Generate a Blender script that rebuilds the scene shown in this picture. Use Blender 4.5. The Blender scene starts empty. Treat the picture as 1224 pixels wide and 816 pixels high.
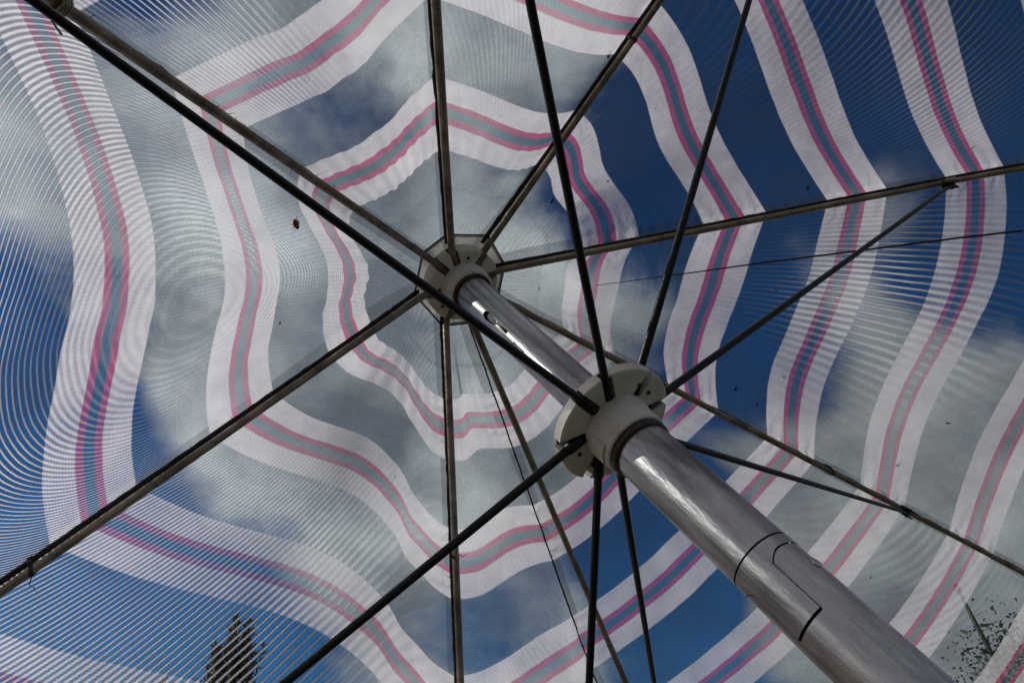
import bpy, bmesh, math, random
from mathutils import Vector, Matrix, noise

# ------------------------------------------------------------------ camera, sky, sun, exposure
scene = bpy.context.scene
PITCH = math.radians(33.0)
CAM_H = 1.0
cd = bpy.data.cameras.new('camera'); cam = bpy.data.objects.new('camera', cd)
scene.collection.objects.link(cam)
cam.location = (0, 0, CAM_H); cam.rotation_euler = (math.pi / 2 + PITCH, 0, 0)
cd.sensor_width = 36.0; cd.lens = 950.0 / 1224.0 * 36.0
cd.clip_start = 0.01; cd.clip_end = 3000
scene.camera = cam

SUN_EL, SUN_AZ = math.radians(30), math.radians(-79)          # azimuth clockwise from +Y
to_sun = Vector((math.sin(SUN_AZ) * math.cos(SUN_EL), math.cos(SUN_AZ) * math.cos(SUN_EL), math.sin(SUN_EL)))
sl = bpy.data.lights.new('sun', 'SUN'); sun = bpy.data.objects.new('sun', sl)
scene.collection.objects.link(sun)
sl.energy = 4.5; sl.angle = math.radians(0.5); sl.color = (1.0, 0.95, 0.88)
sun.rotation_euler = to_sun.to_track_quat('Z', 'Y').to_euler()

def pixel_dir(px, py):
    x, y = (px - 612) / 950.0, (py - 408) / 950.0
    c, s = math.cos(PITCH), math.sin(PITCH)
    return Vector((x, c + y * s, s - y * c)).normalized()

world = bpy.data.worlds.new('World'); scene.world = world; world.use_nodes = True
wt = world.node_tree; wt.nodes.clear(); WN = wt.nodes.new; WL = wt.links.new
w_out = WN('ShaderNodeOutputWorld')
sky = WN('ShaderNodeTexSky'); sky.sky_type = 'NISHITA'; sky.sun_disc = False
sky.sun_elevation = SUN_EL; sky.sun_rotation = SUN_AZ; sky.altitude = 300; sky.dust_density = 0.1; sky.ozone_density = 10.0
bg_sky = WN('ShaderNodeBackground'); bg_sky.inputs['Strength'].default_value = 0.058
hs = WN('ShaderNodeHueSaturation'); hs.inputs['Saturation'].default_value = 1.10; hs.inputs['Value'].default_value = 1.0
WL(sky.outputs[0], hs.inputs['Color']); WL(hs.outputs[0], bg_sky.inputs['Color'])
geo = WN('ShaderNodeTexCoord')
nz = WN('ShaderNodeTexNoise'); nz.inputs['Scale'].default_value = 3.4; nz.inputs['Detail'].default_value = 9
nz.inputs['Roughness'].default_value = 0.56; nz.inputs['Distortion'].default_value = 0.25
mp = WN('ShaderNodeMapping'); mp.inputs['Location'].default_value = (3.1, 1.7, 0.4); mp.inputs['Scale'].default_value = (1, 1, 1.5)
WL(geo.outputs['Generated'], mp.inputs['Vector']); WL(mp.outputs[0], nz.inputs['Vector'])
dens = nz.outputs['Fac']
# gaps of blue between the clouds: pixel, half width in degrees, weight
for px, py, r, w in [(10, 430, 7, -.42), (60, 780, 11, -.42), (1010, 70, 10, -.42), (790, 640, 4.5, -.46), (800, 770, 4, -.25), (400, 150, 4.5, -.22),
                     (770, 235, 5.5, -.22), (910, 410, 4.5, -.22), (620, 710, 5, -.12), (250, 330, 12, .30), (540, 480, 11, .24), (1080, 500, 9, .10),
                     (1110, 215, 4, .25), (640, 60, 8, .02), (1180, 330, 4, -.22), (1150, 770, 7, .30), (820, 800, 3, .1)]:
    dt = WN('ShaderNodeVectorMath'); dt.operation = 'DOT_PRODUCT'
    nrm = WN('ShaderNodeVectorMath'); nrm.operation = 'NORMALIZE'
    WL(geo.outputs['Generated'], nrm.inputs[0]); WL(nrm.outputs[0], dt.inputs[0]); dt.inputs[1].default_value = pixel_dir(px, py)
    mr = WN('ShaderNodeMapRange'); mr.interpolation_type = 'SMOOTHSTEP'
    mr.inputs['From Min'].default_value = math.cos(math.radians(r * 1.7)); mr.inputs['From Max'].default_value = math.cos(math.radians(r * .3))
    mr.inputs['To Min'].default_value = 0; mr.inputs['To Max'].default_value = w
    WL(dt.outputs['Value'], mr.inputs['Value'])
    ad = WN('ShaderNodeMath'); ad.operation = 'ADD'; WL(dens, ad.inputs[0]); WL(mr.outputs[0], ad.inputs[1]); dens = ad.outputs[0]
cr = WN('ShaderNodeMapRange'); cr.interpolation_type = 'SMOOTHSTEP'
cr.inputs['From Min'].default_value = .36; cr.inputs['From Max'].default_value = .60
WL(dens, cr.inputs['Value'])
nz2 = WN('ShaderNodeTexNoise'); nz2.inputs['Scale'].default_value = 5.0; nz2.inputs['Detail'].default_value = 6
WL(mp.outputs[0], nz2.inputs['Vector'])
ccol = WN('ShaderNodeValToRGB')
ccol.color_ramp.elements[0].position = .35; ccol.color_ramp.elements[0].color = (.17, .19, .22, 1)
ccol.color_ramp.elements[1].position = .66; ccol.color_ramp.elements[1].color = (.58, .585, .59, 1)
WL(nz2.outputs['Fac'], ccol.inputs['Fac'])
bg_cl = WN('ShaderNodeBackground')
# clouds scatter forward: brighter towards the sun
sd = WN('ShaderNodeVectorMath'); sd.operation = 'DOT_PRODUCT'; nrm = WN('ShaderNodeVectorMath'); nrm.operation = 'NORMALIZE'
WL(geo.outputs['Generated'], nrm.inputs[0]); WL(nrm.outputs[0], sd.inputs[0]); sd.inputs[1].default_value = to_sun
sm = WN('ShaderNodeMapRange'); sm.interpolation_type = 'SMOOTHERSTEP'; sm.inputs['From Min'].default_value = -.2; sm.inputs['From Max'].default_value = 1.0
sm.inputs['To Min'].default_value = .80; sm.inputs['To Max'].default_value = 1.6
WL(sd.outputs['Value'], sm.inputs['Value']); WL(sm.outputs[0], bg_cl.inputs['Strength'])
WL(ccol.outputs[0], bg_cl.inputs['Color'])
mx = WN('ShaderNodeMixShader'); WL(cr.outputs[0], mx.inputs[0]); WL(bg_sky.outputs[0], mx.inputs[1]); WL(bg_cl.outputs[0], mx.inputs[2])
WL(mx.outputs[0], w_out.inputs['Surface'])

scene.view_settings.view_transform = 'Standard'; scene.view_settings.look = 'None'
scene.view_settings.exposure = 0.0; scene.view_settings.gamma = 1.0
scene.view_settings.use_curve_mapping = False
scene.render.engine = 'CYCLES'
scene.cycles.transparent_max_bounces = 10
scene.render.resolution_x, scene.render.resolution_y = 1024, 682

random.seed(7)
C = scene.collection

# ------------------------------------------------------------------ helpers
def link(name, me, mat, parent=None, smooth=True):
    o = bpy.data.objects.new(name, me); C.objects.link(o)
    if mat: me.materials.append(mat)
    if smooth:
        for p in me.polygons: p.use_smooth = True
    if parent: o.parent = parent
    return o
def mesh_obj(name, verts, faces, mat, parent=None, smooth=True, loc=None):
    me = bpy.data.meshes.new(name); me.from_pydata([tuple(v) for v in verts], [], faces); me.update()
    o = link(name, me, mat, parent, smooth)
    if loc is not None: o.location = loc
    return o
def tag(o, label=None, cat=None, group=None, kind=None):
    for k, v in (('label', label), ('category', cat), ('group', group), ('kind', kind)):
        if v: o[k] = v
    return o
class MB:
    def __init__(s): s.v = []; s.f = []
    def add(s, v, f):
        n = len(s.v); s.v += [Vector(q) for q in v]; s.f += [[i + n for i in q] for q in f]
    def tube(s, pts, rad, sides=8, up=Vector((0, 0, 1)), flat=1.0, cap=True):
        pts = [Vector(p) for p in pts]; n = len(pts); V = []; F = []
        for i, p in enumerate(pts):
            t = (pts[min(i + 1, n - 1)] - pts[max(i - 1, 0)]).normalized()
            a = t.cross(up)
            if a.length < 1e-5: a = t.cross(Vector((1, 0, 0)))
            a.normalize(); b = a.cross(t)
            r = rad[i] if isinstance(rad, (list, tuple)) else rad
            for j in range(sides):
                th = 2 * math.pi * (j + .5) / sides
                V.append(p + a * (r * math.cos(th)) + b * (r * flat * math.sin(th)))
        for i in range(n - 1):
            for j in range(sides):
                k = (j + 1) % sides
                F.append([i * sides + j, i * sides + k, (i + 1) * sides + k, (i + 1) * sides + j])
        if cap:
            F.append(list(range(sides))[::-1]); F.append([(n - 1) * sides + j for j in range(sides)])
        s.add(V, F); return s
    def lathe(s, prof, seg=64, closed=False):
        V = []; F = []; n = len(prof)
        for r, z in prof:
            for j in range(seg):
                th = 2 * math.pi * j / seg; V.append((r * math.cos(th), r * math.sin(th), z))
        for i in range(n if closed else n - 1):
            i2 = (i + 1) % n
            for j in range(seg):
                k = (j + 1) % seg
                F.append([i * seg + j, i * seg + k, i2 * seg + k, i2 * seg + j])
        s.add(V, F); return s
    def prism(s, poly, z0, z1, bev=0.0):
        n = len(poly); c = sum((Vector(p) for p in poly), Vector((0, 0))) / n
        ins = [Vector(p) + (c - Vector(p)).normalized() * bev for p in poly]
        rings = [[(q.x, q.y, z0) for q in ins]] if bev else []
        rings += [[(p[0], p[1], z0 + bev) for p in poly], [(p[0], p[1], z1) for p in poly]]
        V = [q for r in rings for q in r]; F = []
        for i in range(len(rings) - 1):
            for j in range(n):
                k = (j + 1) % n; F.append([i * n + j, i * n + k, (i + 1) * n + k, (i + 1) * n + j])
        F.append(list(range(n))[::-1]); F.append([(len(rings) - 1) * n + j for j in range(n)])
        s.add(V, F); return s
    def box(s, c, x, y, z):
        c = Vector(c); V = [c + x * a + y * b + z * d for d in (-1, 1) for b in (-1, 1) for a in (-1, 1)]
        s.add(V, [[0, 2, 3, 1], [4, 5, 7, 6], [0, 1, 5, 4], [2, 6, 7, 3], [0, 4, 6, 2], [1, 3, 7, 5]]); return s
    def build(s, name, mat, parent=None, smooth=True, loc=None, kind=None):
        o = mesh_obj(name, s.v, s.f, mat, parent, smooth, loc)
        if kind: o['kind'] = kind
        return o

def new_mat(name):
    m = bpy.data.materials.new(name); m.use_nodes = True
    return m, m.node_tree, m.node_tree.nodes['Principled BSDF']
def simple(name, col, rough=.5, metal=0.0, col2=None, scale=40, bump=0.0, bscale=200, stretch=(1, 1, 1), rough2=None, spec=.5, p0=.4, p1=.65):
    m, t, b = new_mat(name); N = t.nodes.new; L = t.links.new
    b.inputs['Base Color'].default_value = (*col, 1); b.inputs['Roughness'].default_value = rough; b.inputs['Metallic'].default_value = metal
    b.inputs['Specular IOR Level'].default_value = spec
    tc = N('ShaderNodeTexCoord'); mp = N('ShaderNodeMapping'); mp.inputs['Scale'].default_value = stretch
    L(tc.outputs['Object'], mp.inputs['Vector'])
    if col2:
        n = N('ShaderNodeTexNoise'); n.inputs['Scale'].default_value = scale; n.inputs['Detail'].default_value = 8; n.inputs['Roughness'].default_value = .65
        L(mp.outputs[0], n.inputs['Vector'])
        r = N('ShaderNodeValToRGB'); r.color_ramp.elements[0].position = p0; r.color_ramp.elements[1].position = p1
        r.color_ramp.elements[0].color = (*col, 1); r.color_ramp.elements[1].color = (*col2, 1)
        L(n.outputs['Fac'], r.inputs['Fac']); L(r.outputs[0], b.inputs['Base Color'])
        if rough2 is not None:
            q = N('ShaderNodeMapRange'); q.inputs['To Min'].default_value = rough; q.inputs['To Max'].default_value = rough2
            q.inputs['From Min'].default_value = p0; q.inputs['From Max'].default_value = p1
            L(n.outputs['Fac'], q.inputs['Value']); L(q.outputs[0], b.inputs['Roughness'])
    if bump:
        n = N('ShaderNodeTexNoise'); n.inputs['Scale'].default_value = bscale; n.inputs['Detail'].default_value = 6
        L(mp.outputs[0], n.inputs['Vector'])
        k = N('ShaderNodeBump'); k.inputs['Strength'].default_value = bump; k.inputs['Distance'].default_value = .002
        L(n.outputs['Fac'], k.inputs['Height']); L(k.outputs[0], b.inputs['Normal'])
    return m

M = {}
M['strut'] = simple('black_painted_steel', (.004, .004, .005), .30, 0, (.010, .009, .008), 90, .15, 300, spec=.22)
M['rib'] = simple('weathered_steel', (.30, .24, .17), .42, .5, (.07, .045, .03), 60, .25, 400, p0=.35, p1=.7)
M['tube'] = simple('galvanised_tube', (.52, .50, .48), .25, 1.0, (.17, .16, .155), 42, .2, 300, (1, 1, .22), .44, p0=.42, p1=.64)
M['tube_up'] = simple('worn_painted_tube', (.54, .52, .51), .25, .85, (.19, .17, .18), 70, .12, 300, (1, 1, .12), .46, p0=.40, p1=.68)
for k_ in ('tube', 'tube_up'):                               # turned finish: highlight drawn out along the tube
    t_ = M[k_].node_tree; b_ = t_.nodes['Principled BSDF']; tg_ = t_.nodes.new('ShaderNodeTangent'); tg_.direction_type = 'RADIAL'; tg_.axis = 'Z'
    t_.links.new(tg_.outputs[0], b_.inputs['Tangent']); b_.inputs['Anisotropic'].default_value = .75; b_.inputs['Anisotropic Rotation'].default_value = .25
M['core'] = simple('rusty_inner_tube', (.012, .010, .009), .7, .2, (.05, .025, .012), 120)
M['plastic'] = simple('aged_white_plastic', (.60, .56, .50), .42, 0, (.38, .33, .25), 35, .08, 200, p0=.5, p1=.8)
M['ring'] = simple('dark_bronze_ring', (.035, .026, .02), .4, .6, (.06, .045, .03), 80)
M['slot'] = simple('flat_black', (.008, .007, .006), .8)  # plain black: slot backings, rivets, beetle head and legs
M['thread'] = simple('black_thread', (.012, .010, .012), .85, 0, (.035, .03, .03), 300)
M['bark'] = simple('bark', (.10, .07, .05), .9, 0, (.04, .03, .02), 20, .5, 60)
M['wire'] = simple('tie_wire', (.30, .27, .20), .4, .9)

def fabric(name, patch=False):
    m, t, b = new_mat(name); t.nodes.remove(b); N = t.nodes.new; L = t.links.new
    out = t.nodes['Material Output']
    def attr(n):
        a = N('ShaderNodeAttribute'); a.attribute_name = n; return a.outputs['Fac']
    def mth(op, a, b=None, c=None, clamp=False):
        k = N('ShaderNodeMath'); k.operation = op; k.use_clamp = clamp
        for i, v in enumerate((a, b, c)):
            if v is None: continue
            if isinstance(v, (int, float)): k.inputs[i].default_value = v
            else: L(v, k.inputs[i])
        return k.outputs[0]
    tc = N('ShaderNodeTexCoord')
    wob = N('ShaderNodeTexNoise'); wob.inputs['Scale'].default_value = 25; wob.inputs['Detail'].default_value = 4
    L(tc.outputs['Object'], wob.inputs['Vector'])
    n_ = mth('ADD', attr('stripe'), mth('MULTIPLY', mth('SUBTRACT', wob.outputs['Fac'], .5), .010))
    fr = mth('SUBTRACT', n_, mth('FLOOR', mth('ADD', n_, .5)))
    d = mth('ABSOLUTE', fr)                                   # distance from stripe centre in periods
    col = N('ShaderNodeValToRGB'); cr = col.color_ramp; cr.interpolation = 'LINEAR'
    def stops(ramp, lst):
        while len(ramp.elements) > 1: ramp.elements.remove(ramp.elements[-1])
        ramp.elements[0].position = lst[0][0]; ramp.elements[0].color = (*lst[0][1], 1)
        for p, c in lst[1:]:
            e = ramp.elements.new(p); e.color = (*c, 1)
    teal, pink, white, grey = (.10, .17, .19), (.50, .10, .20), (.74, .70, .73), (.035, .040, .046)
    stops(cr, [(0, teal), (.028, teal), (.034, pink), (.072, pink), (.080, white), (.245, white), (.252, grey), (.5, grey)])
    L(d, col.inputs['Fac'])
    opn = N('ShaderNodeValToRGB'); g = lambda v: (v, v, v)
    stops(opn.color_ramp, [(0, g(.50)), (.03, g(.50)), (.034, g(.36)), (.072, g(.36)), (.080, g(.35)), (.245, g(.35)), (.252, g(.60)), (.5, g(.60))])
    L(d, opn.inputs['Fac'])
    # weave bands: looser and tighter picks of the slit-film cloth
    wr = N('ShaderNodeTexNoise'); wr.inputs['Scale'].default_value = 70; wr.inputs['Detail'].default_value = 5
    L(tc.outputs['Object'], wr.inputs['Vector']); wr_n = wr.outputs['Fac']
    ph = attr('weave_phase')
    wn = N('ShaderNodeTexNoise'); wn.inputs['Scale'].default_value = 14; wn.inputs['Detail'].default_value = 3
    L(tc.outputs['Object'], wn.inputs['Vector'])
    ph2 = mth('ADD', ph, mth('MULTIPLY', wn.outputs['Fac'], 3.5))
    pt = N('ShaderNodeTexNoise'); pt.inputs['Scale'].default_value = 9; pt.inputs['Detail'].default_value = 3
    L(tc.outputs['Object'], pt.inputs['Vector'])
    pr = N('ShaderNodeMapRange'); pr.inputs['From Min'].default_value = .38; pr.inputs['From Max'].default_value = .6; pr.inputs['To Min'].default_value = .35
    L(pt.outputs['Fac'], pr.inputs['Value'])
    wv = mth('MULTIPLY', mth('MULTIPLY', mth('SINE', ph2), attr('weave_amp')), pr.outputs[0])
    wv = mth('MINIMUM', mth('MAXIMUM', mth('MULTIPLY', wv, 1.7), -.85), 1.0)
    # the cloth's own picks and ends
    picks = mth('SINE', mth('MULTIPLY', attr('stripe'), 2 * math.pi * 62)); ends = mth('SINE', mth('MULTIPLY', attr('across'), 2 * math.pi * 620))
    grain = mth('ADD', mth('MULTIPLY', picks, .13), mth('MULTIPLY', ends, .09))
    wv0 = wv
    wv = mth('ADD', wv, mth('MULTIPLY', grain, mth('ADD', pr.outputs[0], .2)))
    # fine thread speckle
    sp = N('ShaderNodeTexNoise'); sp.inputs['Scale'].default_value = 420; sp.inputs['Detail'].default_value = 2
    L(tc.outputs['Object'], sp.inputs['Vector'])
    spk = mth('MULTIPLY', mth('SUBTRACT', sp.outputs['Fac'], .5), .22)
    dirt = N('ShaderNodeTexNoise'); dirt.inputs['Scale'].default_value = 18; dirt.inputs['Detail'].default_value = 9; dirt.inputs['Roughness'].default_value = .7
    L(tc.outputs['Object'], dirt.inputs['Vector'])
    dr = N('ShaderNodeMapRange'); dr.inputs['From Min'].default_value = .35; dr.inputs['From Max'].default_value = .75
    dr.inputs['To Min'].default_value = 1.0; dr.inputs['To Max'].default_value = .62
    L(dirt.outputs['Fac'], dr.inputs['Value'])
    open_f = mth('ADD', mth('MULTIPLY', opn.outputs[0], mth('ADD', 1.0, mth('MULTIPLY', wv, -1.0))), spk, clamp=True)
    un = N('ShaderNodeTexNoise'); un.inputs['Scale'].default_value = 11; un.inputs['Detail'].default_value = 5; un.inputs['Roughness'].default_value = .6
    L(tc.outputs['Object'], un.inputs['Vector'])
    um = N('ShaderNodeMapRange'); um.inputs['From Min'].default_value = .3; um.inputs['From Max'].default_value = .7; um.inputs['To Min'].default_value = .72; um.inputs['To Max'].default_value = 1.22
    L(un.outputs['Fac'], um.inputs['Value']); open_f = mth('MULTIPLY', open_f, um.outputs[0])        # worn thin in places
    hem = N('ShaderNodeMapRange'); hem.inputs['From Min'].default_value = .0062; hem.inputs['From Max'].default_value = .0070
    hem.inputs['To Min'].default_value = .62; hem.inputs['To Max'].default_value = 1.0
    L(attr('edge_dist'), hem.inputs['Value']); open_f = mth('MULTIPLY', open_f, hem.outputs[0])     # doubled cloth of the seam allowance
    pk = mth('MULTIPLY', mth('SINE', mth('ADD', mth('MULTIPLY', attr('stripe'), 2 * math.pi * 8.3), mth('MULTIPLY', wr_n, 9.0))), mth('POWER', 2.718, mth('MULTIPLY', attr('edge_dist'), -70.0)))
    lift = mth('MULTIPLY', dr.outputs[0], mth('ADD', 1.0, mth('MULTIPLY', wv, .42)))
    wh = N('ShaderNodeMix'); wh.data_type = 'RGBA'; L(mth('MULTIPLY', wv0, .75, clamp=True), wh.inputs[0]); L(col.outputs[0], wh.inputs[6]); wh.inputs[7].default_value = (.58, .59, .66, 1)
    cm = N('ShaderNodeMix'); cm.data_type = 'RGBA'; cm.blend_type = 'MULTIPLY'; cm.inputs[0].default_value = 1
    L(wh.outputs[2], cm.inputs[6]); L(lift, cm.inputs[7])
    bp = N('ShaderNodeBump'); bp.inputs['Strength'].default_value = .35; bp.inputs['Distance'].default_value = .002
    L(mth('ADD', mth('ADD', wr_n, mth('MULTIPLY', wv, .3)), mth('MULTIPLY', pk, .9)), bp.inputs['Height'])
    df = N('ShaderNodeBsdfDiffuse'); tl = N('ShaderNodeBsdfTranslucent')
    for s in (df, tl): L(cm.outputs[2], s.inputs['Color']); L(bp.outputs[0], s.inputs['Normal'])
    a = N('ShaderNodeMixShader'); a.inputs[0].default_value = .5; L(df.outputs[0], a.inputs[1]); L(tl.outputs[0], a.inputs[2])
    tr = N('ShaderNodeBsdfTransparent'); tr.inputs['Color'].default_value = (.76, .83, .855, 1)
    f = N('ShaderNodeMixShader'); L(open_f, f.inputs[0]); L(a.outputs[0], f.inputs[1]); L(tr.outputs[0], f.inputs[2])
    L(f.outputs[0], out.inputs['Surface'])
    return m
M['fabric'] = fabric('striped_mesh_cloth')
def patch_mat():
    m, t, b = new_mat('crown_patch_cloth'); t.nodes.remove(b); N = t.nodes.new; L = t.links.new
    tc = N('ShaderNodeTexCoord'); n = N('ShaderNodeTexNoise'); n.inputs['Scale'].default_value = 90; n.inputs['Detail'].default_value = 6; L(tc.outputs['Object'], n.inputs['Vector'])
    r = N('ShaderNodeValToRGB'); r.color_ramp.elements[0].color = (.30, .27, .26, 1); r.color_ramp.elements[1].color = (.58, .55, .52, 1); L(n.outputs['Fac'], r.inputs['Fac'])
    d = N('ShaderNodeBsdfDiffuse'); tl = N('ShaderNodeBsdfTranslucent'); L(r.outputs[0], d.inputs['Color']); L(r.outputs[0], tl.inputs['Color'])
    x = N('ShaderNodeMixShader'); x.inputs[0].default_value = .55; L(d.outputs[0], x.inputs[1]); L(tl.outputs[0], x.inputs[2]); L(x.outputs[0], t.nodes['Material Output'].inputs['Surface'])
    return m
M['patch'] = patch_mat()

# ------------------------------------------------------------------ ground
def grass_mat():
    m, t, b = new_mat('lawn'); N = t.nodes.new; L = t.links.new
    tc = N('ShaderNodeTexCoord'); n = N('ShaderNodeTexNoise'); n.inputs['Scale'].default_value = 3; n.inputs['Detail'].default_value = 10
    L(tc.outputs['Object'], n.inputs['Vector'])
    r = N('ShaderNodeValToRGB'); r.color_ramp.elements[0].position = .35; r.color_ramp.elements[0].color = (.028, .030, .014, 1)
    r.color_ramp.elements[1].position = .7; r.color_ramp.elements[1].color = (.065, .062, .03, 1)
    L(n.outputs['Fac'], r.inputs['Fac']); L(r.outputs[0], b.inputs['Base Color']); b.inputs['Roughness'].default_value = .95
    return m
g = mesh_obj('ground', [(-900, -900, 0), (900, -900, 0), (900, 900, 0), (-900, 900, 0)], [[0, 1, 2, 3]], grass_mat(), smooth=False)
tag(g, kind='structure')

# ------------------------------------------------------------------ the parasol
SC = .8
# columns of the parasol's frame in the camera's axes (x right, y down, z forward), solved from ribs, struts and pole
RC = Matrix(((-.7792001, .3881598, -.4921171), (-.1408215, -.8735022, -.4660077), (-.6107508, -.2938126, .7352942)))
MW = Matrix(((1, 0, 0), (0, math.sin(PITCH), math.cos(PITCH)), (0, -math.cos(PITCH), math.sin(PITCH))))
ROT = MW @ RC
CAM_L = Vector((.3268669, .1508677, -.474353))                 # camera seen from the hub
hub_w = Vector((0, 0, CAM_H)) - ROT @ CAM_L
axis = ROT @ Vector((0, 0, 1))
LP = hub_w.z / axis.z                                          # hub to lawn along the pole
foot = hub_w - axis * LP
parasol = bpy.data.objects.new('parasol', None); C.objects.link(parasol)
parasol.empty_display_size = .1
parasol.matrix_world = Matrix.Translation(foot) @ ROT.to_4x4()
tag(parasol, 'tilted garden parasol with striped mesh canopy, black struts and steel pole, seen from beneath', 'parasol')
HUB = Vector((0, 0, LP))
def part(mb, name, mat, parent=None, smooth=True, kind=None):
    return mb.build(name, mat, parent or parasol, smooth, HUB if parent is None else None, kind)

A = {1: (.0289, .0108, 0), 2: (.0199, .0235, 0), 3: (-.0076, .0299, 0), 4: (-.0261, .0164, 0), 5: (-.0305, -.004, 0), 6: (-.0184, -.0247, 0), 7: (.0011, -.0308, 0), 8: (.027, -.0148, 0)}
J = {1: (.3748, .1398, -.1793), 2: (.2579, .3058, -.1793), 3: (-.0985, .3877, -.0105), 4: (-.3385, .213, -.1065), 5: (-.3966, -.0517, -.1972), 6: (-.2393, -.3205, -.2176), 7: (.0137, -.3998, -.3829), 8: (.351, -.1919, -.1912)}
S = {1: (.0179, .0067), 2: (.0123, .0146), 3: (-.0047, .0185), 4: (-.0161, .0102), 5: (-.0189, -.0025), 6: (-.0114, -.0153), 7: (.0007, -.0191), 8: (.0167, -.0092)}
ZS = -.1925
A = {k: Vector(v) for k, v in A.items()}; J = {k: Vector(v) for k, v in J.items()}
S = {k: Vector((*v, ZS)) for k, v in S.items()}
D = {k: (J[k] - A[k]).normalized() for k in A}
LJ = {k: (J[k] - A[k]).length for k in A}
AB = {1: (0.0574, 0.1204), 2: (0.0402, 0.1275), 3: (0.0039, 0.1169), 4: (-0.0212, 0.1355), 5: (-0.0119, 0.1282), 6: (-0.0132, 0.1241), 7: (-0.0096, 0.1194), 8: (-0.0312, 0.1205)}
NMAX = 6.75
ZAX = Vector((0, 0, 1))
def s_of(k, n):
    a, b = AB[k]
    return SC * ((a + b) * n if n < 1 else a + b * n)
def rib_pt(k, s):
    e = max(0.0, s - LJ[k] * .95)
    return A[k] + D[k] * s - ZAX * (.22 * e * e)
def cloth_edge(k, n):
    """where the seam of two panels runs: a little above its rib, pulled off it at the loose sixth one"""
    s = s_of(k, n); q = rib_pt(k, s)
    up = .0078 + .0020 * max(0, 1 - n)
    q = q + ZAX * up
    if k == 6:
        side = D[6].cross(ZAX).normalized()
        q = q + side * (SIDE6 * min(n, 3.2) / 3)
    return q
SIDE6 = -.020
COEF = {
    (8, 1): [0.1664, -0.0009, -0.0912, -0.0303, -0.0185, 0.0015, 0.002, -0.0144, -0.0064, 0.0038, 0.0034, -0.0027],
    (1, 2): [0.0654, 0.0089, 0.0046, -0.0015, -0.007, -0.0015, -0.0064, -0.0042, -0.0003, 0.0009, 0.0013, 0.0009],
    (2, 3): [0.0411, -0.014, -0.0141, 0.0017, -0.0019, 0.0019, -0.0054, 0.0014, 0.0033, -0.0005, 0.0001, -0.0002],
    (3, 4): [-0.0565, 0.0573, -0.0379, -0.0547, -0.018, 0.0121, 0.0191, -0.0206, -0.0011, 0.0106, -0.0017, 0.0028],
    (4, 5): [0.0123, 0.0325, -0.0181, -0.0282, 0.008, -0.0012, 0.0258, -0.0258, -0.004, -0.0011, 0.0019, -0.001],
    (5, 6): [-0.062, 0.0018, 0.0134, -0.0087, -0.0108, 0.007, 0.0036, -0.0124, 0.0051, -0.0027, 0.002, -0.0007],
    (6, 7): [0.0096, -0.0071, 0.0362, 0.0113, -0.0087, 0.007, -0.0048, -0.0115, -0.0019, -0.0081, -0.0013, -0.0002],
    (7, 8): [0.1369, 0.0355, -0.0544, 0.0235, -0.041, -0.0014, -0.0043, -0.0183, -0.0141, -0.0032, 0.0032, 0.0008],
}
def cl(n): return min(n, 5.0) - 2
def panel_pt(key, u, n):
    a, b = key; q = COEF[key]
    sn = [4 * u * (1 - u), math.sin(2 * math.pi * u), math.sin(3 * math.pi * u)]
    w = min(n, 1.0)
    B = sum(sn[m] * (q[2 * m] + q[2 * m + 1] * cl(n)) for m in range(3)) * w
    Sg = sum(sn[m] * (q[6 + 2 * m] + q[7 + 2 * m] * cl(n)) for m in range(3)) * w * SC
    if key == (7, 8): t_ = min(1, u / .3); Sg *= t_ * t_ * (3 - 2 * t_)
    n2 = max(n - B, 0)
    N = D[a].cross(D[b]); N.normalize()
    if N.z < 0: N = -N
    P = cloth_edge(a, n2) * (1 - u) + cloth_edge(b, n2) * u
    # creases: gathers that run out from the crown and soft buckles further out
    bump = math.sin(math.pi * u) * w
    gather = .0006 * math.exp(-((n - .7) / .6) ** 2) * math.sin(u * 55 + key[0])
    wr = noise.noise(Vector((u * 7 + key[0] * 9.1, n * 1.1, 0))) * .0016 + noise.noise(Vector((u * 16 + key[0] * 3.7, n * 2.6, 4))) * .0008
    if key == (7, 8) and n > .8:                               # slack fold beside the seventh rib
        wr_f = .0060 * math.exp(-((u - .27 - .02 * math.sin(n * 2)) / .055) ** 2) * min(1, max(0, n - 1.3))
    else: wr_f = 0
    return P + N * (wr_f + Sg + bump * wr + gather * min(1, bump * 3))

# weave bands per panel: (n0, u0, cycles n^2, cycles u^2, cycles n, cycles u, amp centre n, u, radius n, radius u, amp)
WEAVE = {(8, 1): [2.45, .48, 17.5, 160, 1, 6, 3.9, .45, 2.2, .9, .98],
         (7, 8): [1.2, .05, 0, 66, -9, 0, 3.7, .85, 1.5, .45, .95],
         (1, 2): [2.0, .75, 1.5, 56, -4, 0, 2.7, .20, .8, .17, .85],
         (4, 5): [2.6, 1.3, .4, 24, 1, 0, 3.5, .36, .75, .22, .9],
         (3, 4): [3.0, .1, 2.0, 46, 4, 12, 3.9, .55, .8, .25, .28],
         (2, 3): [1.0, .0, 2.5, 34, 5, 22, 1.7, .35, .5, .2, .28],
         (5, 6): [3.0, .5, 2.0, 60, 4, 60, 4.8, .08, .8, .2, .16],
         (6, 7): [2.0, .5, 2.0, 40, 4, 34, 2.5, .5, 1.0, .25, .10]}
NU, NN = 44, 110
canopy = {}
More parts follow.
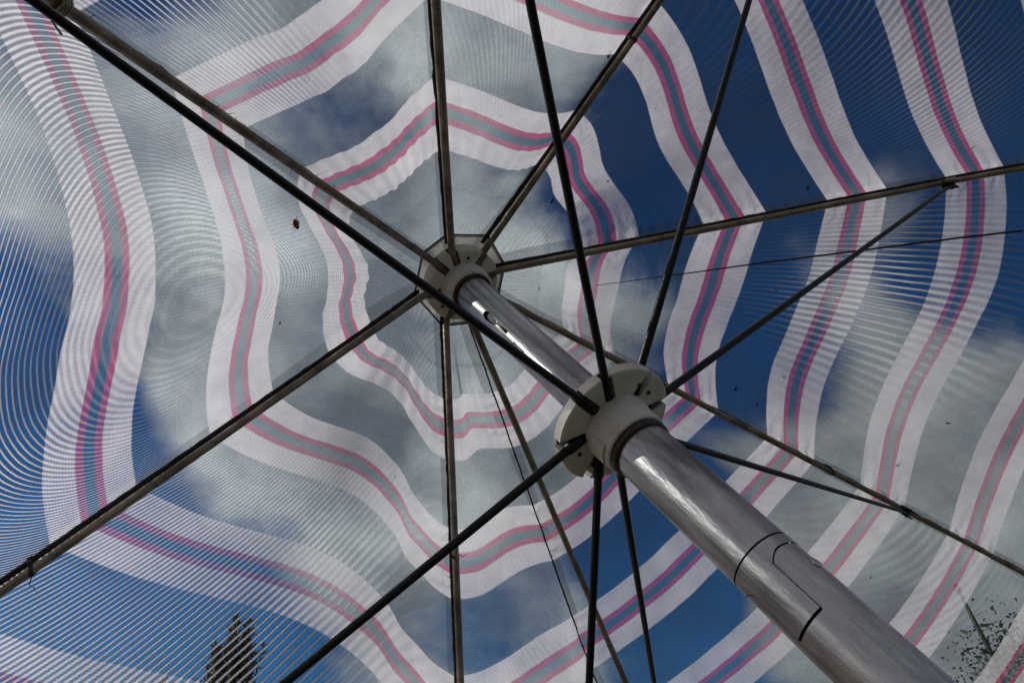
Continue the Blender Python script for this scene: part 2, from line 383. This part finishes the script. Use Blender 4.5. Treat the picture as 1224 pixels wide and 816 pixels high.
for key in COEF:
    V = []; F = []; st = []; ph = []; am = []; ac = []; ed = []
    n0, u0, cn2, cu2, cn, cu, an, au, rn, ru, amp = WEAVE[key]
    for j in range(NN + 1):
        n = NMAX * (j / NN) ** 1.08
        for i in range(NU + 1):
            u = i / NU
            V.append(panel_pt(key, u, n)); st.append(max(n, .5)); wd_ = s_of(key[0], max(n, .05)) * .8; ac.append((u - .5) * wd_); ed.append(min(u, 1 - u) * (wd_ + .02))
            ph.append(2 * math.pi * (cn2 * (n - n0) ** 2 + cu2 * (u - u0) ** 2 + cn * n + cu * u))
            core = min(1, .18 + .8 * ((n - n0) / 1.1) ** 2 + .5 * ((u - u0) / .4) ** 2) if key == (8, 1) else 1
            am.append(core * min(1, .03 + amp * math.exp(-((n - an) / rn) ** 2 - ((u - au) / ru) ** 2)))
    for j in range(NN):
        for i in range(NU):
            k = j * (NU + 1) + i; F.append([k, k + 1, k + NU + 2, k + NU + 1])
    c = len(V); V.append(Vector((0, 0, .0105))); st.append(.5); ph.append(0); am.append(0); ac.append(0); ed.append(0)
    for i in range(NU): F.append([c, i + 1, i])
    o = mesh_obj('canopy_panel', V, F, M['fabric'], parasol, True, HUB)
    for nm, arr in (('stripe', st), ('weave_phase', ph), ('weave_amp', am), ('across', ac), ('edge_dist', ed)):
        o.data.attributes.new(nm, 'FLOAT', 'POINT').data.foreach_set('value', arr)
    canopy[key] = o
keys = list(COEF)
# dark sewn seams between panels and the hem at the rim
for a in range(1, 9):
    key = next(k for k in keys if k[0] == a)
    mb = MB(); pts = []; rr = []
    nst = 120
    for i in range(nst + 1):
        n = .02 + (NMAX - .02) * i / nst
        jit = .0005 * noise.noise(Vector((n * 9, a * 3.3, 0)))
        pts.append(cloth_edge(a, n) - ZAX * .0016 + Vector((jit, -jit, 0)))
        rr.append((.0007 if a == 6 else .0021) * (1 + .35 * noise.noise(Vector((n * 14, a, 2)))))
    mb.tube(pts, rr, 6, flat=.5)
    for i in range(70):                                        # frayed ends of thread
        n = random.uniform(.4, NMAX); p0 = cloth_edge(a, n) - ZAX * .0018
        d = Vector((random.uniform(-1, 1), random.uniform(-1, 1), random.uniform(-.8, .1))).normalized() * random.uniform(.002, .007)
        mb.tube([p0, p0 + d * .5 + Vector((0, 0, -.0006)), p0 + d], [.00022, .0002, .00012], 3, cap=False)
    part(mb, 'seam', M['thread'], canopy[key])
for key in keys:
    mb = MB(); mb.tube([panel_pt(key, i / 40, NMAX) for i in range(41)], .002, 6); part(mb, 'hem', M['patch'], canopy[key])

# crown patch with its zigzag stitching
mb = MB(); V = []; F = []
PR = .10
ring = []
for key in sorted(keys, key=lambda k: k[0]):
    for i in range(8): ring.append(key + (i / 8,))
for t in (-1, 0.0, .5, 1.0):
    for a, b, u in ring:
        q = cloth_edge(a, PR * max(t, 0)) * (1 - u) + cloth_edge(b, PR * max(t, 0)) * u - ZAX * .0016
        if t < 0: q = Vector((q.x * .45, q.y * .45, q.z + .001))
        V.append(q)
n = len(ring)
for r in range(3):
    for i in range(n):
        k = (i + 1) % n; F.append([r * n + i, r * n + k, (r + 1) * n + k, (r + 1) * n + i])
mb.add(V, F); patch = part(mb, 'crown_patch', M['patch'])
mb = MB()
for i in range(n * 2):
    def rp(x, t):
        x = x % n; a, b, u = ring[int(x)]; u += (x - int(x)) / 8
        return cloth_edge(a, PR * t) * (1 - u) + cloth_edge(b, PR * t) * u - ZAX * .0024
    x = i / 2
    mb.tube([rp(x, .98), rp(x + .28, .74)], .00035, 4); mb.tube([rp(x + .28, .74), rp(x + .5, .98)], .00028, 4)
    mb.tube([rp(x, 1.0), rp(x + .5, 1.0)], .0005, 4)
part(mb, 'stitching', M['thread'], patch, kind='stuff')

# ribs with the clip that takes the strut
ribs = {}
for k in range(1, 9):
    mb = MB(); smax = s_of(k, NMAX) - .004
    inner = Vector((A[k].x, A[k].y, 0)).normalized() * .0155
    pts = [inner - ZAX * .0006, A[k] * .8 + inner * .2 - ZAX * .0003] + [rib_pt(k, .004 + (smax - .004) * i / 24) for i in range(25)]
    mb.tube(pts, [.0027 - .0006 * i / (len(pts) - 1) for i in range(len(pts))], 8, flat=1.0)
    ribs[k] = part(mb, 'rib', M['rib'])
    # clip: two cheeks and a pin at the joint
    t = D[k]; sd = t.cross(ZAX).normalized(); up = sd.cross(t)
    mb = MB(); c = J[k] - up * .003
    for s in (-1, 1): mb.box(c + sd * (.0029 * s), t * .006, sd * .0005, up * .0036)
    mb.tube([c - sd * .0042 - up * .002, c + sd * .0042 - up * .002], .0012, 8, up=t)
    part(mb, 'strut_clip', M['ring'], ribs[k])
    # loops of thread that hold the seam down on the rib
    for nt in ((1.9,) if k in (3, 7) else (3.35,) if k in (8, 5) else ()):
        if k == 6 and nt > 1: continue
        q0 = rib_pt(k, s_of(k, nt)); q1 = cloth_edge(k, nt) - ZAX * .0012; m_ = (q0 + q1) / 2; hh = (q1 - q0).length / 2 + .0030
        mb = MB()
        for w_ in (-.0006, .0006):
            mb.tube([m_ + t * (w_ + .0003 * math.sin(a_ * 3)) + sd * (.0029 * math.cos(a_)) + ZAX * (hh * math.sin(a_)) for a_ in [2 * math.pi * i_ / 14 for i_ in range(15)]], .0006, 4)
        mb.tube([m_ + sd * .003, m_ + sd * .006 - ZAX * .004 + t * random.uniform(-.004, .004), m_ + sd * .005 - ZAX * .010 + t * random.uniform(-.006, .006)], .0003, 3)
        part(mb, 'thread_tie', M['thread'], ribs[k])
# twist of tie wire on the first rib
t = D[1]; sd = t.cross(ZAX).normalized(); up = sd.cross(t)
c = A[1] + D[1] * (LJ[1] * .77)
mb = MB()
mb.tube([c + t * (.0016 * i / 12) + sd * (.0042 * math.cos(i * .8)) + up * (.0042 * math.sin(i * .8)) for i in range(36)], .0006, 5)
mb.tube([c + sd * .004, c + sd * .006 - up * .003 + t * .003, c + sd * .008 - up * .004 - t * .002], .0005, 5)
mb.tube([c - sd * .003, c - sd * .004 + t * .008, c + t * .02 + sd * .001], .0005, 5)
part(mb, 'wire_tie', M['wire'], ribs[1])

# struts; the seventh and eighth are bent near their outer ends
SEEN = {7: Vector((-.0165, -.3834, -.407)), 8: Vector((.299, -.2301, -.2691))}
for k in range(1, 9):
    end = J[k] - ZAX * .0045; pts = []
    st0 = S[k] * .92 + Vector((0, 0, S[k].z * .08))
    for i in range(33):
        t = i / 32
        if k in SEEN:
            q = st0.lerp(SEEN[k], t); w = max(0, (t - .56) / .44); w = w * w * (3 - 2 * w); q = q + (end - SEEN[k]) * w
        else: q = st0.lerp(end, t)
        pts.append(q)
    mb = MB(); mb.tube(pts, [.0024 - .0009 * i / 32 for i in range(33)], 8, flat=1.15)
    strut = part(mb, 'strut', M['strut'])
    dv = (pts[1] - pts[0]).normalized()
    mb = MB(); mb.tube([st0 - dv * .001, st0 + dv * .016], .0031, 8, flat=1.15); part(mb, 'pressed_end', M['strut'], strut)

# top hub and runner: plastic discs of eight sectors between slots
def sectors(mb, az, r0, r1, z0, z1, slot, bev):
    az = sorted(az)
    for i in range(8):
        a, b = az[i], az[(i + 1) % 8] + (2 * math.pi if i == 7 else 0)
        def arc(r, rev=False):
            da = slot / r; L = [a + da + (b - a - 2 * da) * j / 10 for j in range(11)]
            L = L[::-1] if rev else L
            return [(r * math.cos(x), r * math.sin(x)) for x in L]
        mb.prism(arc(r1) + arc(r0, True), z0, z1, bev)
az = [math.atan2(A[k].y, A[k].x) for k in A]
mb = MB(); sectors(mb, az, .0135, .0285, -.0042, .0075, .0030, .0010)
mb.lathe([(.0128, .0075), (.0185, .0075), (.0185, -.006), (.0178, -.014), (.0165, -.016), (.0130, -.016)], 64)
hub = part(mb, 'top_hub', M['plastic'])
for p in hub.data.polygons: p.use_smooth = p.index >= 8 * 46
mb = MB(); mb.lathe([(.0129, -.0155), (.0152, -.0155), (.0152, -.0185), (.0129, -.0185)], 48, True); part(mb, 'socket_ring', M['ring'], hub)
mb = MB()
for k, dr in ((2, .4), (7, .5), (5, .45)):
    a = math.atan2(A[k].y, A[k].x) + dr; q = Vector((.0225 * math.cos(a), .0225 * math.sin(a), -.0045))
    mb = MB(); mb.tube([q, q - ZAX * .0008], .0011, 10); part(mb, 'rivet', M['slot'], hub)
mb = MB(); mb.lathe([(.0001, .0095), (.027, .0090), (.028, .0078), (.0001, .0078)], 48); part(mb, 'slot_backing', M['slot'], hub)

az2 = [math.atan2(S[k].y, S[k].x) for k in S]
mb = MB(); sectors(mb, az2, .0165, .0368, ZS - .0020, ZS + .0046, .0031, .0007)
mb.lathe([(.0131, ZS + .0052), (.0205, ZS + .0052), (.0205, ZS - .0024), (.0210, ZS - .0034), (.0196, ZS - .0130), (.0196, ZS - .0212), (.0189, ZS - .0226), (.0172, ZS - .0226)], 64)
runner = part(mb, 'runner', M['plastic'])
for p in runner.data.polygons: p.use_smooth = p.index >= 8 * 46
mb = MB(); mb.lathe([(.014, ZS + .0064), (.0345, ZS + .0060), (.0350, ZS + .0048), (.014, ZS + .0048)], 48, True); part(mb, 'slot_backing', M['slot'], runner)
mb = MB(); mb.lathe([(.0166, -.2150), (.0180, -.2152), (.0184, -.2175), (.0180, -.2202), (.0166, -.2204)], 64); part(mb, 'clamp_ring', M['ring'], runner)
# latch plate let into the collar
def cyl(r, deg, z): a = math.radians(deg); return Vector((r * math.cos(a), r * math.sin(a), z))
mb = MB(); V = []; F = []
for i in range(9):
    a = -46 + 34 * i / 8
    for z in (-.2006, -.2118): V += [cyl(.0190, a, z), cyl(.0209, a, z)]
for i in range(8):
    b = i * 4; F += [[b + 1, b + 5, b + 7, b + 3], [b, b + 4, b + 5, b + 1], [b + 2, b + 3, b + 7, b + 6]]
F += [[0, 1, 3, 2], [32, 34, 35, 33]]
mb.add(V, F); part(mb, 'latch', M['plastic'], runner, smooth=False)
mb = MB()
for a, r in ((-92, .0265), (-60, .0262), (88, .0270), (110, .0265), (150, .0260)):
    q = cyl(r, a + 8, ZS - .0022); mb = MB(); mb.tube([q, q - ZAX * .0007], .0013, 8); part(mb, 'rivet', M['slot'], runner)

# tube shells: grids in angle and height, faces left out where a gap or slot runs
def shell(name, r, z0, z1, keep, mat, nz, nt=180, parent=None):
    V = []; F = []
    for j in range(nz + 1):
        z = z0 + (z1 - z0) * j / nz
        for i in range(nt): V.append(cyl(r, 360 * i / nt, z))
    for j in range(nz):
        zc = z0 + (z1 - z0) * (j + .5) / nz
        for i in range(nt):
            if keep(((360 * (i + .5) / nt + 180) % 360) - 180, zc):
                k = (i + 1) % nt; F.append([j * nt + i, j * nt + k, (j + 1) * nt + k, (j + 1) * nt + i])
    mb = MB(); mb.add(V, F); return part(mb, name, mat, parent)
RU, RL = .0130, .0166
def keep_upper(a, z):
    w = 13 + 2 * math.sin(z * 300)
    if -.074 < z < -.056 and abs(a - 5) < w * math.sqrt(max(0, 1 - ((z + .065) / .009) ** 2)): return False
    if -.088 < z < -.074 and abs(a - 9) < 5: return False
    if -.112 < z < -.098 and abs(a - 1) < 2.2: return False
    if -.190 < z < -.085 and abs(a + 3 - (z + .085) * 40) < 1.1: return False
    return True
up_t = shell('upper_tube', RU, -.2215, -.002, keep_upper, M['tube_up'], 660, 360)
mb = MB(); mb.lathe([(RU - .0016, -.215), (RU - .0016, .006), (.0001, .006)], 48); part(mb, 'tube_lining', M['core'], up_t)
mb = MB(); q = cyl(RU - .0010, 9, -.0815); rad = cyl(1, 9, 0); tg = rad.cross(ZAX)
mb.box(q, tg * .0014, ZAX * .0055, rad * .0007); mb.tube([q + ZAX * .006, q + ZAX * .001 + rad * .0010, q - ZAX * .007 + rad * .0004], .0005, 5)
part(mb, 'spring_catch', simple('rusty_spring', (.16, .06, .03), .6, .5, (.05, .02, .01), 200), up_t)

# notched tilt joint: sleeve tongues interlock with the rounded tongues of the lower tube
ZR, ZB = -.3098, -.3482
def zone(a, z):
    """0 upper piece, 1 sleeve, 2 lower piece, None gap"""
    if abs(z - ZR) < .00045: return None
    if z > ZR: return 0
    x = ((a - 1.5 + 90) % 180) - 90                           # two tongues of the sleeve, facing and away
    half = 31.5
    d_side = abs(x) - half                                    # >0: in the notch
    rnd = -.3165 - .0050 * max(0, 1 - (d_side) / 30.0) ** 2 if d_side > 0 else 0
    if d_side > 0:
        if abs(z - rnd) < .00045: return None
        if z > rnd: return 1
        if d_side < 1.3 and z > ZB: return None
        return 2
    if abs(z - ZB) < .00070: return None
    return 1 if z > ZB else 2
lo = shell('lower_tube', RL, -.52, -.2195, lambda a, z: zone(a, z) in (0,), M['tube'], 520)
sv = shell('tilt_sleeve', RL + .00015, -.352, -.305, lambda a, z: zone(a, z) == 1, M['tube'], 200, 240)
bs = shell('base_tube', RL, -.40, -.311, lambda a, z: zone(a, z) == 2, M['tube'], 380, 240)
mb = MB(); mb.lathe([(RL - .0022, -.215), (RL - .0022, -.42)], 48); part(mb, 'joint_core', M['core'], lo)
mb = MB(); mb.lathe([(RL, -.3999), (RL, -LP - .12)], 64); part(mb, 'ground_tube', M['tube'], bs)
# pivot pin across the joint
mb = MB()
for s in (0, 180):
    q = cyl(RL, 93 + s, -.330); d = cyl(1, 93 + s, 0); mb = MB(); mb.tube([q - d * .001, q + d * .0006], .0028, 16); part(mb, 'pivot_pin', M['tube'], sv)

# ------------------------------------------------------------------ small things on the cloth
PINV = parasol.matrix_world.inverted()
cam_l = PINV @ Vector((0, 0, CAM_H)) - HUB
from mathutils.bvhtree import BVHTree
trees = [BVHTree.FromPolygons([v.co for v in o.data.vertices], [p.vertices[:] for p in o.data.polygons]) for o in canopy.values()]
def on_cloth(px, py):
    d = (PINV.to_3x3() @ pixel_dir(px, py)).normalized(); best = None
    for t in trees:
        h, n, i, dist = t.ray_cast(cam_l, d)
        if h and (best is None or dist < best[2]): best = (h, n, dist)
    h, n, dist = best
    if n.dot(d) > 0: n = -n                                   # towards the inside
    pw = parasol.matrix_world
    return pw @ (h + HUB), (pw.to_3x3() @ n).normalized(), dist
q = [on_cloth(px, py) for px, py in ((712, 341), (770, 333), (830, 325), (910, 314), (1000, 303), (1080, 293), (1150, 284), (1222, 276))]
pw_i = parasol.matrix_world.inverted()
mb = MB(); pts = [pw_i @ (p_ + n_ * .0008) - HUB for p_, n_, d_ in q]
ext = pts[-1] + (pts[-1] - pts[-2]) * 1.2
mb.tube(pts, [.0003, .0004, .0006, .0008, .0009, .0010, .0010, .0010], 5, flat=.6); part(mb, 'rib_shadow_strip', M['thread'], canopy[(4, 5)])  # a rib's cast shadow, built as a thin dark strip on the panel
M['scrap'] = simple('dead_leaf', (.010, .009, .008), .85, 0, (.05, .03, .015), 150)
for px, py, sz in [(728, 68, 11), (722, 78, 5), (660, 241, 9), (966, 225, 6), (1162, 177, 5), (927, 347, 3.5), (879, 465, 8), (905, 483, 6), (936, 450, 3.5), (1133, 506, 6),
                   (1041, 690, 4), (846, 690, 4.5), (622, 373, 7), (471, 569, 4), (599, 139, 3), (783, 130, 3.5), (726, 217, 4), (335, 387, 6), (1072, 556, 6), (645, 345, 5)]:
    p, n, dist = on_cloth(px, py); r = sz / 950 * dist * .36
    mb = MB(); t1 = n.cross(Vector((random.random(), random.random(), .3))).normalized(); t2 = n.cross(t1)
    el = random.uniform(.35, .8); k = 9; V = []
    for lvl, (sc_, up) in enumerate(((1, 0), (.55, .45))):
        for i in range(k):
            a = 2 * math.pi * i / k; rr = r * sc_ * (1 + random.uniform(-.35, .35))
            V.append(t1 * (rr * math.cos(a)) + t2 * (rr * el * math.sin(a)) - n * (r * up * random.uniform(.5, 1) - .0002))
    V.append(-n * (r * .5))
    F = [[i, (i + 1) % k, k + (i + 1) % k, k + i] for i in range(k)] + [[k + i, k + (i + 1) % k, 2 * k] for i in range(k)] + [list(range(k))[::-1]]
    mb.add(V, F)
    s0 = t1 * r; mb.tube([s0 * .6, s0 * 1.5 + t2 * r * random.uniform(-.6, .6) - n * r * .2, s0 * 2.0 - n * r * .1], r * .12, 4)
    o = mb.build('leaf_scrap', M['scrap'], None, False, p - n * .0006)
    tag(o, 'tiny dark scrap of dead leaf lying on the striped canopy cloth', 'leaf scrap', 'leaf scraps on the canopy')

# red beetle on the underside
p, n, dist = on_cloth(353, 267); L_ = 11 / 950 * dist
t1 = (n.cross(Vector((.4, 0, 1)))).normalized(); t2 = n.cross(t1)
beetle = bpy.data.objects.new('beetle', None); C.objects.link(beetle); beetle.location = p; beetle.empty_display_size = .01
tag(beetle, 'small red beetle with black head clinging beneath the canopy beside a strut', 'beetle')
def dome(c, rx, ry, rz, name, mat):
    V = []; F = []
    for j in range(7):
        th = math.pi / 2 * j / 6
        for i in range(14):
            a = 2 * math.pi * i / 14; V.append(c + t1 * (rx * math.cos(th) * math.cos(a)) + t2 * (ry * math.cos(th) * math.sin(a)) + n * (rz * math.sin(th)))
    for j in range(6):
        for i in range(14): F.append([j * 14 + i, j * 14 + (i + 1) % 14, (j + 1) * 14 + (i + 1) % 14, (j + 1) * 14 + i])
    mb = MB(); mb.add(V, F); return mb.build(name, mat, beetle)
dome(Vector((0, 0, 0)), L_ * .5, L_ * .42, L_ * .36, 'wing_case', simple('red_shell', (.30, .02, .015), .25))
dome(-t1 * (L_ * .55), L_ * .2, L_ * .26, L_ * .22, 'head', M['slot'])
for s in (-1, 1):
    for q in (-.3, 0, .3):
        mb = MB(); mb.tube([t1 * (L_ * q) + t2 * (L_ * .3 * s) + n * L_ * .1, t1 * (L_ * q * 1.3) + t2 * (L_ * .55 * s) + n * L_ * .12, t1 * (L_ * q * 1.5) + t2 * (L_ * .68 * s)], L_ * .03, 4); mb.build('leg', M['slot'], beetle)

# ------------------------------------------------------------------ plants outside, seen through the cloth
def leaf_mat(name, c1, c2):
    m = simple(name, c1, .6, 0, c2, 2.0); return m
M['cyp'] = leaf_mat('conifer_needles', (.07, .06, .025), (.20, .13, .06))
M['leaf'] = leaf_mat('broad_leaves', (.03, .055, .02), (.07, .10, .03))
def at(az_deg, dist, h=0): a = math.radians(az_deg); return Vector((dist * math.sin(a), dist * math.cos(a), h))
def leaf(mb, p, d, w):
    s = d.cross(Vector((random.uniform(-1, 1), random.uniform(-1, 1), random.uniform(-1, 1)))); 
    if s.length < 1e-6: return
    s = s.normalized() * w
    mb.add([p, p + d * .45 + s, p + d, p + d * .45 - s], [[0, 1, 2, 3]])
def conifer(az_, dist, h, rad, nsh, label):
    root = bpy.data.objects.new('conifer_tree', None); C.objects.link(root); root.location = at(az_, dist)
    tag(root, label, 'tree', 'conifers beyond the parasol')
    tr = MB(); tr.tube([(0, 0, -.05), (.03, 0, h * .4), (0, .02, h * .8), (0, 0, h * .95)], [.09, .07, .035, .01], 8)
    cr_ = MB()
    for i in range(nsh):
        z0 = h * random.uniform(.1, .8); a = random.uniform(0, 6.28); r = rad * (1.15 - z0 / h) * random.uniform(.3, 1)
        base = Vector((0, 0, z0)); tip = Vector((r * math.cos(a), r * math.sin(a), z0 + random.uniform(.5, .9) * (h * 1.02 - z0) * .7 + .25))
        mid = base.lerp(tip, .5) + Vector((r * .35 * math.cos(a), r * .35 * math.sin(a), -.1))
        pts = [base, mid, tip]; tr.tube(pts, [.018, .012, .004], 5)
        for k in range(70):
            t = random.uniform(.2, 1); q = base.lerp(mid, t * 2) if t < .5 else mid.lerp(tip, t * 2 - 1)
            d = Vector((random.gauss(0, .5), random.gauss(0, .5), random.uniform(.3, 1.2))).normalized() * random.uniform(.06, .16)
            leaf(cr_, q, d, random.uniform(.008, .018))
    tr.build('trunk', M['bark'], root); cr_.build('crown', M['cyp'], root, False)
conifer(-18.4, 12, 3.85, .65, 110, 'feathery upright conifer whose brown shoots show through the blue cloth')
conifer(-22.3, 14, 3.35, .45, 20, 'short thin conifer beside the taller feathery one')
conifer(-15.2, 16, 3.55, .5, 20, 'low conifer top between the feathery conifer and a strut')
def broadleaf(az_, dist, h, rad, label, nclump=60, name='broadleaf_tree', group='trees beyond the parasol'):
    root = bpy.data.objects.new(name, None); C.objects.link(root); root.location = at(az_, dist)
    tag(root, label, 'tree' if name != 'shrub' else 'shrub', group)
    tr = MB(); tr.tube([(0, 0, -.05), (.05, 0, h * .3), (0, .05, h * .6)], [.05 * h * .6, .035 * h * .6, .02 * h * .6], 8)
    cr_ = MB()
    for i in range(nclump):
        v = Vector((random.gauss(0, 1), random.gauss(0, 1), random.gauss(0, 1))).normalized() * random.uniform(.35, 1)
        c = Vector((v.x * rad, v.y * rad, h * .62 + v.z * h * .38))
        tr.tube([(0, .03, h * .4), Vector((c.x * .5, c.y * .5, (c.z + h * .4) * .5)), c], [.03, .018, .005], 5)
        for k in range(260):
            q = c + Vector((random.gauss(0, 1), random.gauss(0, 1), random.gauss(0, .7))) * (rad * .17)
            k_ = .16 if name == 'shrub' else .6
            d = Vector((random.gauss(0, 1), random.gauss(0, 1), random.gauss(-.2, .7))).normalized() * (k_ * random.uniform(.07, .15))
            leaf(cr_, q, d, k_ * random.uniform(.02, .045))
    tr.build('trunk', M['bark'], root); cr_.build('crown', M['leaf'], root, False)
broadleaf(34.5, 13, 3.75, 1.9, 'rounded green tree behind the tall flower stalk', 90)
broadleaf(29.0, 17, 3.55, 1.5, 'lower green tree left of the rounded tree behind the stalk', 70)
broadleaf(30.8, 3.6, 1.58, .24, 'small leafy shrub at the foot of the tall flower stalk', 70, 'shrub', 'shrubs by the stalk')
# the tall stalk with its bud
st = bpy.data.objects.new('flower_stalk', None); C.objects.link(st); st.location = at(30.3, 3.4)
tag(st, 'tall bare flower stalk with a dark red bud rising above a shrub', 'plant')
d0 = at(30.3, 3.4); top = Vector((0, 0, CAM_H)) + pixel_dir(1147, 708) * 3.45 - d0; mid = Vector((0, 0, CAM_H)) + pixel_dir(1190, 790) * 3.42 - d0
mb = MB(); mb.tube([(0, 0, -.03), mid * .5 + Vector((.01, 0, 0)), mid, mid.lerp(top, .5), top], [.012, .011, .009, .008, .006], 7); mb.build('stem', simple('dark_stem', (.03, .035, .02), .7, 0, (.07, .06, .03), 20), st)
mb = MB(); dv = (top - mid).normalized()
mb.tube([top - dv * .004, top + dv * .006, top + dv * .016, top + dv * .026, top + dv * .032], [.004, .011, .013, .009, .003], 10); mb.build('bud', simple('dark_red_bud', (.16, .01, .05), .6), st)
for i in range(5):
    mb = MB(); q = mid.lerp(top, .1 + .13 * i); leaf(mb, q, Vector((random.uniform(-1, 1), random.uniform(-.5, .5), random.uniform(.1, .6))).normalized() * .06, .008); mb.build('leaf', M['leaf'], st, False)
